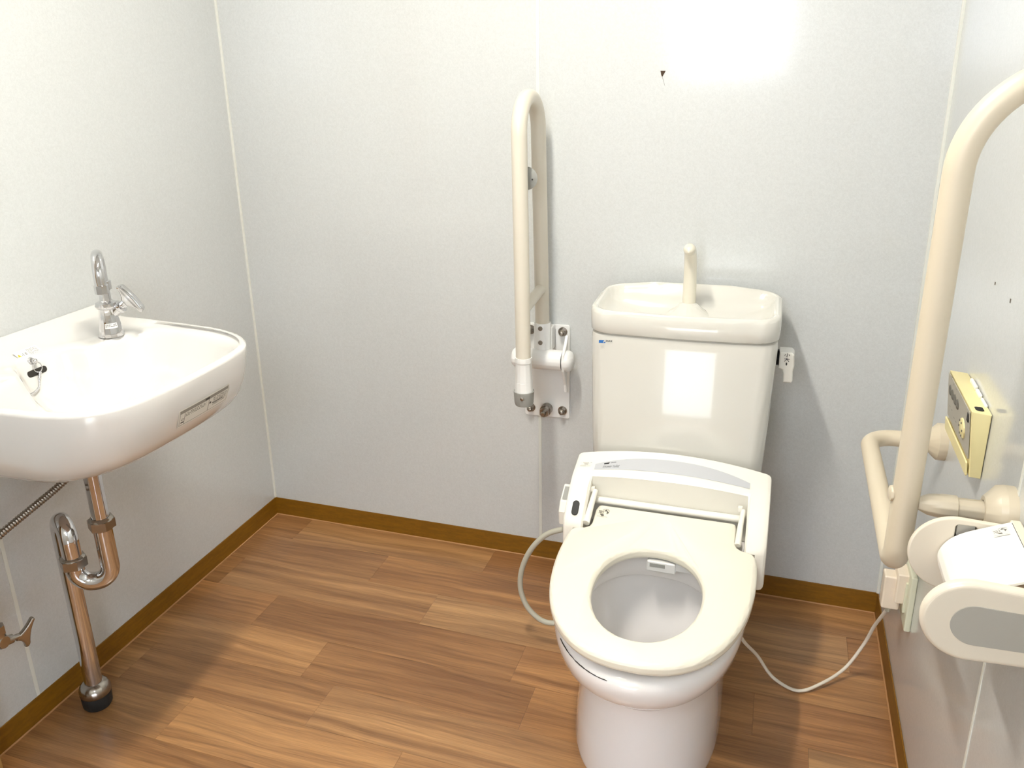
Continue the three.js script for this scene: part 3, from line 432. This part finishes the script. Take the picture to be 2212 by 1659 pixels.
// ================================================================ REMOTE CONTROL
thing('bidet_remote', 'yellowed bidet remote control with grey button face on the right wall', 'remote control', [W, 0.745, 0.635]);
{ const sh = poly([[W - 0.001, 0.742], [W - 0.001, 0.846], [1.7645, 0.849], [1.7755, 0.743]]);
  const toWall = new THREE.Matrix4().makeBasis(V(1, 0, 0), V(0, 1, 0), V(0, 0, 1));
  part('case', toCreasedNormals(slab(sh, 0.19, 0.0015, 2).applyMatrix4(toWall).translate(0, 0, 0.54), 0.5), M.remote);
  const fx = y => 1.7645 + (0.849 - y) / (0.849 - 0.743) * 0.011;                    // front face tilts
  const N = V(-1, -0.104, 0).normalize(), UP = V(-0.104, 1, 0).normalize();
  const onFace = (y, z, d) => V(fx(y) - d, y, z);
  const fb = new THREE.Matrix4().makeBasis(V(0, 0, 1), UP, V(0, 0, 1).cross(UP));
  part('face_panel', slab(rrect(-0.0915, 0.0915, -0.039, 0.0375, 0.002), 0.0014, 0.0003, 1).applyMatrix4(fb).translate(fx(0.81) - 0.0008, 0.8095, 0.6345), M.remoteFace);
  part('lower_lid', slab(rrect(-0.093, 0.093, -0.012, 0.012, 0.003), 0.003, 0.0012, 2).applyMatrix4(fb).translate(fx(0.756) - 0.002, 0.7555, 0.635), M.remote);
  for (const z of [0.567, 0.589, 0.611, 0.633]) part('button', turn(onFace(0.823, z, 0.001), N, [[0, 0.0088], [0.0022, 0.0085], [0.003, 0.007], [0.003, 0]], 22), M.remoteDark);
  for (const [y, z] of [[0.795, 0.565], [0.795, 0.583], [0.79, 0.605], [0.79, 0.622], [0.845, 0.57], [0.843, 0.592], [0.843, 0.614]]) part('print_mark', rbox(fx(y) - 0.0022, fx(y) - 0.0008, y - 0.002, y + 0.002, z - 0.004, z + 0.004, 0.0004, 1), M.remoteDark);
  part('dial_ring', turn(onFace(0.803, 0.682, 0.001), N, [[0, 0.0235], [0.0012, 0.0235], [0.0012, 0.0205], [0, 0.0205]], 40), M.remoteDark);
  part('dial', turn(onFace(0.803, 0.682, 0.001), N, [[0, 0.0165], [0.003, 0.016], [0.0045, 0.013], [0.0045, 0]], 36), M.remote);
  for (let k = 0; k < 6; k++) { const a = k / 6 * 6.283, q = onFace(0.803 + 0.012 * Math.sin(a), 0.682 + 0.012 * Math.cos(a), 0.006); part('dial_mark', rbox(q.x - 0.0006, q.x + 0.0004, q.y - 0.0014, q.y + 0.0014, q.z - 0.0014, q.z + 0.0014, 0.0002, 1), M.remoteDark); }
  part('signal_lamp', rbox(fx(0.838) - 0.0028, fx(0.838) - 0.0005, 0.828, 0.842, 0.711, 0.722, 0.0008, 1), M.black);
  part('infrared_window', slab(rrect(-0.006, 0.006, -0.0085, 0.0085, 0.004), 0.001, 0.0003, 1).rotateX(-Math.PI / 2).translate(1.777, 0.8472, 0.712), M.black, CUR, 'black infrared window on top');
  part('tape', [rbox(W - 0.006, W - 0.001, 0.846, 0.853, 0.585, 0.625, 0.002), rbox(W - 0.006, W - 0.001, 0.8455, 0.8515, 0.63, 0.66, 0.002), rbox(W - 0.005, W - 0.001, 0.845, 0.85, 0.665, 0.70, 0.002)], M.tape, CUR, 'white crumpled tape'); }

// ================================================================ WASHBASIN
const SZ = 0.861;
thing('washbasin', 'white wall-hung ceramic washbasin on the left wall', 'washbasin', [0, 0.84, SZ]);
// plan outlines as polar functions around (0.25, SZ)
const BX = 0.25;
function castOut(poly2, a) { const dx = Math.cos(a), dz = Math.sin(a); let best = 0; for (let i = 0; i < poly2.length; i++) { const [x1, z1] = poly2[i], [x2, z2] = poly2[(i + 1) % poly2.length]; const ex = x2 - x1, ez = z2 - z1, den = dx * ez - dz * ex; if (Math.abs(den) < 1e-12) continue; const t = (x1 * ez - z1 * ex) / den, s = (x1 * dz - z1 * dx) / den; if (t > 0 && s >= -1e-9 && s <= 1 + 1e-9) best = Math.max(best, t); } return best; }
const outline = []; { const q = [[0.115, 0.592], [0.253, 0.604], [0.34, 0.616], [0.405, 0.637], [0.452, 0.668], [0.484, 0.712], [0.496, 0.771], [0.4985, 0.84], [0.497, 0.92], [0.490, 1.0], [0.470, 1.062], [0.425, 1.103], [0.36, 1.12], [0.286, 1.125], [0.12, 1.131]];
  const c = new THREE.SplineCurve(q.map(([x, z]) => new THREE.Vector2(x - BX, z - SZ))).getPoints(90); outline.push([0.0015 - BX, 0.585 - SZ], ...c.map(p => [p.x, p.y]), [0.0015 - BX, 1.135 - SZ]); }
const NB = 144;
const outR = (k) => castOut(outline, k / NB * 2 * Math.PI);
const inR = (k) => { const a = k / NB * 2 * Math.PI, dx = Math.cos(a), dz = Math.sin(a), cx = 0.022, n = 3.0; let t = 0.3; for (let i = 0; i < 40; i++) { const X = (t * dx - cx) / (dx * t > cx ? 0.207 : 0.205), Z = t * dz / 0.240, f = Math.pow(Math.abs(X), n) + Math.pow(Math.abs(Z), n); t *= 1 - 0.25 * (f - 1) / Math.max(0.4, f); } const corner = dx < 0 ? 0.10 * Math.pow(Math.abs(Math.sin(2 * a)), 3) : 0; return Math.min(t - corner * 0.75, outR(k) - 0.019); };
const smooth = THREE.MathUtils.smoothstep;
const rise = x => 0.027 * (1 - smooth(x, 0.012, 0.062));
const ringAt = (rf, y, cx = BX, backFix = false) => { const o = []; for (let k = 0; k < NB; k++) { const a = k / NB * 2 * Math.PI, r = rf(k); let x = cx + r * Math.cos(a); if (x < 0.0015) x = 0.0015; o.push(V(x, typeof y === 'function' ? y(x, k) : y, SZ + r * Math.sin(a))); } return o; };
const scl = (s) => k => outR(k) * s;
const mix = (f) => k => outR(k) * (1 - f) + inR(k) * f;
// underside keeps touching the wall: the centre slides towards it
const under = (s, y) => { const o = []; for (let k = 0; k < NB; k++) { const a = k / NB * 2 * Math.PI, r = outR(k); const x = Math.max(0.0015, (BX + r * Math.cos(a)) * s), z = SZ + r * Math.sin(a) * (0.25 + 0.75 * s); o.push(V(x, y, z)); } return o; };
part('basin', loft([
  under(0.40, 0.668), under(0.55, 0.670), under(0.68, 0.678), under(0.78, 0.690), under(0.86, 0.706), under(0.92, 0.726), under(0.955, 0.748), under(0.978, 0.775), under(0.990, 0.80), under(0.996, 0.82),
  ringAt(scl(1.0), x => 0.836 + rise(x)), ringAt(scl(0.998), x => 0.841 + rise(x)), ringAt(k => outR(k) - 0.004, x => 0.8445 + rise(x)), ringAt(k => outR(k) - 0.008, x => 0.8455 + rise(x)), ringAt(k => Math.min(outR(k) - 0.013, outR(k)), x => 0.8445 + rise(x)),
  ringAt(mix(0.35), x => 0.8385 + rise(x)), ringAt(mix(0.7), x => 0.8355 + rise(x)), ringAt(mix(1), x => 0.834 + rise(x) * 0.6), ringAt(k => inR(k) * 0.97, x => 0.829 + rise(x) * 0.3), ringAt(k => inR(k) * 0.94, 0.818), ringAt(k => inR(k) * 0.90, 0.796), ringAt(k => inR(k) * 0.83, 0.768), ringAt(k => inR(k) * 0.70, 0.742), ringAt(k => inR(k) * 0.5, 0.724), ringAt(k => inR(k) * 0.25, 0.714), ringAt(k => inR(k) * 0.1, 0.711)],
  { cap0: true, cap1: true, crease: 0.9 }), M.sink);
part('drain_fitting', turn(V(BX, 0.712, SZ), V(0, 1, 0), [[0, 0.024], [0.002, 0.022], [0.001, 0.015], [0.0005, 0]], 28), M.chrome);
part('overflow_slot', slab(rrect(-0.024, 0.024, -0.0065, 0.0065, 0.0064), 0.0015, 0.0003, 1).applyMatrix4(new THREE.Matrix4().makeBasis(V(0, 0, -1), V(-0.26, 0.966, 0), V(0.966, 0.26, 0))).translate(0.0835, 0.8035, 0.862), M.dark, CUR, 'dark overflow slot');
const tiny = (c, x, y, w, rows, s, lh = 7) => { c.fillStyle = '#55524c'; for (let r = 0; r < rows; r++) for (let i = 0; i < w; i += 5) if (hash(i, r, s) > 0.25) c.fillRect(x + i, y + r * lh, 4, lh * 0.5); };
const cautionTex = canvasTex(256, 96, (c, w, h) => { c.fillStyle = '#f6f5f1'; c.fillRect(0, 0, w, h); c.fillStyle = '#e8c930'; c.beginPath(); c.moveTo(26, 34); c.lineTo(46, 66); c.lineTo(6, 66); c.fill(); c.fillStyle = '#333'; c.fillRect(24, 44, 4, 14); c.strokeStyle = '#333'; c.lineWidth = 3; const ln = (...p) => { c.beginPath(); c.moveTo(p[0], p[1]); for (let i = 2; i < p.length; i += 2) c.lineTo(p[i], p[i + 1]); c.stroke(); }; ln(54, 40, 58, 44); ln(52, 64, 60, 54); ln(64, 44, 80, 44); ln(64, 54, 80, 54); ln(62, 64, 82, 64); ln(72, 38, 72, 64); ln(94, 40, 112, 40); ln(92, 46, 114, 46); ln(96, 50, 110, 50, 110, 58, 96, 58, 96, 50); ln(92, 66, 96, 62, 112, 66); tiny(c, 130, 12, 110, 9, 3, 8); });
part('caution_sticker', flatPlane(0.056, 0.022, V(0.0585, 0.8395, 0.852), V(0, 0, -1), V(-0.80, 0.6, 0)), S({ map: cautionTex, roughness: 0.4 }), CUR, 'small warning sticker with yellow triangle');
const careTex = canvasTex(512, 160, (c, w, h) => { c.fillStyle = '#dcd9d0'; c.fillRect(0, 0, w, h); c.strokeStyle = '#6f6a60'; c.lineWidth = 3; c.strokeRect(14, 14, w - 28, h - 28); c.fillStyle = '#8f8a80'; c.fillRect(14, 14, w - 28, 26); c.fillStyle = '#3f3b35'; c.fillRect(252, 18, 44, 18); tiny(c, 64, 48, 200, 3, 5, 13); tiny(c, 334, 48, 150, 7, 9, 11); c.fillStyle = '#2f2c28'; c.fillRect(330, 92, 110, 8); c.beginPath(); c.arc(308, 80, 10, 0, 7); c.fill(); c.strokeRect(290, 40, 2, 106); c.beginPath(); c.arc(38, 96, 11, 0, 7); c.stroke(); c.beginPath(); c.moveTo(30, 104); c.lineTo(46, 88); c.stroke(); c.fillRect(26, 116, 26, 12); c.strokeRect(56, 40, 1, 106); });
{ const pos = [], uv = [], idx = [], n = 12; const fxAt = z => { let best = 0; const dz = z - SZ; for (let i = 0; i + 1 < outline.length; i++) { const [x1, z1] = outline[i], [x2, z2] = outline[i + 1]; if ((z1 - dz) * (z2 - dz) <= 0 && Math.abs(z2 - z1) > 1e-9) best = Math.max(best, BX + x1 + (x2 - x1) * (dz - z1) / (z2 - z1)); } { const A = outline[outline.length - 1], B = outline[0]; if ((A[1] - dz) * (B[1] - dz) <= 0) best = Math.max(best, BX + A[0] + (B[0] - A[0]) * (dz - A[1]) / (B[1] - A[1])); } return best; };
  const sgn = 1, prof = [[0.748, 0.955], [0.775, 0.978], [0.80, 0.990], [0.82, 0.996]], sAt = y => { for (let i = 0; i < 3; i++) if (y <= prof[i + 1][0]) { const f = (y - prof[i][0]) / (prof[i + 1][0] - prof[i][0]); return prof[i][1] + f * (prof[i + 1][1] - prof[i][1]); } return 1; };
  for (let i = 0; i <= n; i++) { const z = 0.935 - 0.152 * i / n; for (let k = 0; k <= 3; k++) { const y = 0.754 + 0.036 * k / 3, s = sAt(y), zz = SZ + (z - SZ) * (0.25 + 0.75 * s); pos.push(fxAt(z) * s + 0.0009, y, zz); uv.push(i / n, k / 3); } }
  for (let i = 0; i < n; i++) for (let k = 0; k < 3; k++) { const a = i * 4 + k; idx.push(a, a + 4, a + 1, a + 4, a + 5, a + 1); }
  const g = new THREE.BufferGeometry(); g.setAttribute('position', new THREE.Float32BufferAttribute(pos, 3)); g.setAttribute('uv', new THREE.Float32BufferAttribute(uv, 2)); g.setIndex(idx); g.computeVertexNormals();
  part('care_label', g, S({ map: careTex, roughness: 0.5 }), CUR, 'printed care label with grey heading bar'); }

// faucet
thing('faucet', 'chrome single-hole gooseneck faucet at the corner of the washbasin', 'faucet', [0.134, 0.84, 0.70]);
const FX = 0.134, FZ = 0.70, FB = 0.8365, FD = V(0.672, 0, 0.741);
part('faucet_body', turn(V(FX, FB, FZ), V(0, 1, 0), [[0, 0], [0, 0.0265], [0.006, 0.0262], [0.02, 0.0235], [0.045, 0.0185], [0.06, 0.0175], [0.062, 0.021], [0.067, 0.0232], [0.073, 0.0218], [0.076, 0.016], [0.078, 0.0118], [0.103, 0.0115], [0.103, 0]], 40), M.chrome);
part('swivel_nut', [turn(V(FX, FB + 0.100, FZ), V(0, 1, 0), [[0, 0], [0, 0.0145], [0.0015, 0.0165], [0.0195, 0.0165], [0.021, 0.0135], [0.021, 0]], 8)], M.chrome);
part('gooseneck', sweep(fillet([V(FX, FB + 0.118, FZ), V(FX, FB + 0.182, FZ), V(FX + FD.x * 0.085, FB + 0.182, FZ + FD.z * 0.085), V(FX + FD.x * 0.085, FB + 0.128, FZ + FD.z * 0.085)], [0.038, 0.042], 16), 0.0118, 24), M.chrome);
part('outlet_tip', turn(V(FX + FD.x * 0.085, FB + 0.130, FZ + FD.z * 0.085), V(0, -1, 0), [[0, 0.0118], [0.001, 0.0138], [0.018, 0.0138], [0.0195, 0.011], [0.0195, 0]], 8), M.chrome);
part('valve_stem', turn(V(FX + 0.008, FB + 0.048, FZ - 0.006), V(0.75, 0.60, -0.26), [[0, 0.012], [0.018, 0.0125], [0.02, 0.0145], [0.026, 0.0145], [0.028, 0.009], [0.04, 0.0085], [0.04, 0]], 28), M.chrome);
{ const s = new THREE.Shape(); s.moveTo(-0.036, -0.003); s.quadraticCurveTo(-0.034, 0.009, -0.026, 0.008); s.quadraticCurveTo(0, 0.012, 0.026, 0.008); s.quadraticCurveTo(0.036, 0.009, 0.037, -0.003); s.quadraticCurveTo(0.02, -0.006, 0.008, -0.016); s.lineTo(-0.008, -0.016); s.quadraticCurveTo(-0.018, -0.006, -0.036, -0.003);
  const ax = V(0.75, 0.60, -0.26).normalize(), ux = V(0.75, -0.58, -0.28); ux.sub(ax.clone().multiplyScalar(ux.dot(ax))).normalize(); const uz = ux.clone().cross(ax);
  part('handle', slab(s, 0.020, 0.005, 4).translate(0, 0, -0.010).applyMatrix4(new THREE.Matrix4().makeBasis(ux, ax, uz)).translate(FX + 0.008 + ax.x * 0.054, FB + 0.048 + ax.y * 0.054, FZ - 0.006 + ax.z * 0.054), M.chrome); }
{ const pos = [], uv = [], idx = []; for (let i = 0; i <= 8; i++) { const a = 0.30 + (i / 8) * 1.15, y0 = FB + 0.020, y1 = FB + 0.031; for (const [y, r, v] of [[y0, 0.0238, 0], [y1, 0.0218, 1]]) { pos.push(FX + r * Math.sin(a), y, FZ + r * Math.cos(a)); uv.push(i / 8, v); } } for (let i = 0; i < 8; i++) { const a = i * 2; idx.push(a, a + 2, a + 1, a + 2, a + 3, a + 1); } const g = new THREE.BufferGeometry(); g.setAttribute('position', new THREE.Float32BufferAttribute(pos, 3)); g.setAttribute('uv', new THREE.Float32BufferAttribute(uv, 2)); g.setIndex(idx); g.computeVertexNormals();
  part('faucet_label', g, S({ map: canvasTex(128, 48, (c, w, h) => { c.fillStyle = '#e6e6e4'; c.fillRect(0, 0, w, h); tiny(c, 6, 10, 112, 2, 4, 14); }), roughness: 0.5, side: THREE.DoubleSide }), CUR); }

// plug chain
thing('plug_chain', 'silver bead chain hanging from a hook above the overflow slot', 'chain', [0.08, 0.82, 0.86]);
part('hook_boss', [turn(V(0.0705, 0.824, 0.862), V(0.93, 0.36, 0), [[0, 0.0085], [0.004, 0.0085], [0.008, 0.006], [0.01, 0]], 20), new THREE.SphereGeometry(0.0055, 16, 12).translate(0.084, 0.826, 0.862)], M.chrome);
part('hook_ring', new THREE.TorusGeometry(0.0105, 0.0013, 8, 28).scale(0.75, 1, 1).rotateY(0.9).translate(0.088, 0.8135, 0.862), M.chrome);
{ const c = spline([V(0.091, 0.802, 0.862), V(0.094, 0.787, 0.870), V(0.102, 0.7795, 0.880), V(0.112, 0.776, 0.905), V(0.118, 0.782, 0.935), V(0.116, 0.795, 0.962), V(0.115, 0.797, 0.985), V(0.125, 0.775, 1.005), V(0.16, 0.745, 1.0), V(0.21, 0.731, 0.95), V(0.235, 0.724, 0.90), V(0.248, 0.720, 0.872)], 110);
  const beads = []; c.forEach((p, i) => { const r = i < 4 ? 0.0036 : 0.0023; if (i >= 4 || i % 1 === 0) beads.push(new THREE.SphereGeometry(r, 8, 6).translate(p.x, p.y, p.z)); }); part('bead_chain', beads, M.chrome); }
part('rubber_plug', turn(V(BX, 0.7115, SZ), V(0, 1, 0), [[0, 0.018], [0.008, 0.02], [0.01, 0.017], [0.01, 0]], 24), M.rubber);

// drain trap
thing('drain_trap', 'chrome drain trap under the washbasin running down to the floor', 'drain pipe', [0.088, 0, 0.89]);
const TR = 0.0192;
const A0 = V(0.206, 0, 0.89), A1 = V(0.146, 0, 0.925), A2 = V(0.089, 0, 0.892);
const at = (a, y) => V(a.x, y, a.z);
part('tail_pipe', turn(at(A0, 0.667), V(0, -1, 0), [[0, 0], [0, 0.0175], [0.18, 0.0175], [0.18, 0]], 32), M.chrome);
part('slip_nut', [turn(at(A0, 0.506), V(0, -1, 0), [[0, 0.018], [0.002, 0.0225], [0.006, 0.025], [0.006, 0.017]], 32), hexNut(at(A0, 0.482), V(0, 1, 0), 0.0278, 0.019), turn(at(A0, 0.483), V(0, -1, 0), [[0, 0.0225], [0.004, 0.0215], [0.005, 0.018]], 32)], M.chromeDull);
part('u_bend', sweep(fillet([at(A0, 0.484), at(A0, 0.357), at(A1, 0.357), at(A1, 0.41)], [0.0335, 0.0335], 16), TR, 30), M.chrome);
part('slip_nut', [turn(at(A1, 0.424), V(0, -1, 0), [[0, 0.018], [0.002, 0.0225], [0.006, 0.025], [0.006, 0.017]], 32), hexNut(at(A1, 0.399), V(0, 1, 0), 0.0278, 0.020)], M.chromeDull);
part('top_bend', sweep(fillet([at(A1, 0.41), at(A1, 0.488), at(A2, 0.488), at(A2, 0.05)], [0.0325, 0.0325], 16), TR, 30), M.chrome);
part('floor_flange', turn(at(A2, 0.064), V(0, -1, 0), [[0, 0.018], [0.002, 0.024], [0.008, 0.031], [0.018, 0.0345], [0.028, 0.0345], [0.03, 0.033]], 36), M.chromeDull);
part('rubber_collar', turn(at(A2, 0.036), V(0, -1, 0), [[0, 0.030], [0.001, 0.0335], [0.03, 0.032], [0.0355, 0.029], [0.0358, 0]], 36), M.rubber);

// supply hose and stop valve
thing('supply_hose', 'ribbed metal water hose under the washbasin', 'hose', [0.05, 0.3, 1.05]);
{ const c = spline([V(0.10, 0.664, 0.745), V(0.088, 0.615, 0.765), V(0.066, 0.555, 0.80), V(0.06, 0.535, 0.845), V(0.06, 0.518, 0.934), V(0.06, 0.50, 1.02), V(0.062, 0.47, 1.085), V(0.07, 0.42, 1.10), V(0.075, 0.37, 1.085), V(0.078, 0.335, 1.072)], 420);
  part('ribbed_hose', sweep(c, t => 0.0072 + 0.0013 * Math.sin(t * 420 * Math.PI * 2 / 4.2 * 0.9), 14), M.steel); }
thing('stop_valve', 'chrome angle stop valve with lever handle on the left wall below the washbasin', 'valve', [0, 0.30, 1.07]);
part('valve_body', [turn(V(0.0, 0.302, 1.072), V(1, 0, 0), [[0, 0], [0, 0.024], [0.003, 0.023], [0.006, 0.012], [0.05, 0.011], [0.055, 0.0145], [0.085, 0.0145], [0.09, 0.012], [0.09, 0]], 28), turn(V(0.078, 0.30, 1.072), V(0, 1, 0), [[0, 0.012], [0.022, 0.012], [0.022, 0]], 24)], M.chromeDull);
part('hose_nut', hexNut(V(0.078, 0.32, 1.072), V(0, 1, 0), 0.0135, 0.018), M.chromeDull);
part('valve_spindle', turn(V(0.078, 0.296, 1.064), V(0.12, -0.25, -1), [[0, 0.010], [0.016, 0.0095], [0.016, 0.006], [0.03, 0.006], [0.03, 0]], 24), M.chromeDull);
{ const s = new THREE.Shape(); s.moveTo(-0.004, 0.004); s.quadraticCurveTo(0.012, 0.006, 0.028, 0.030); s.quadraticCurveTo(0.034, 0.034, 0.036, 0.026); s.quadraticCurveTo(0.024, 0.004, 0.026, -0.022); s.quadraticCurveTo(0.024, -0.032, 0.016, -0.030); s.quadraticCurveTo(0.012, -0.010, -0.004, -0.006); s.closePath();
  part('valve_handle', slab(s, 0.012, 0.004, 3).translate(0, 0, -0.006).applyMatrix4(new THREE.Matrix4().makeBasis(V(0.12, -0.15, -0.98).normalize(), V(0.1, 0.98, -0.14).normalize(), V(0.98, -0.08, 0.13).normalize())).translate(0.081, 0.287, 1.037), M.chromeDull); }

renderer.render(scene, camera);
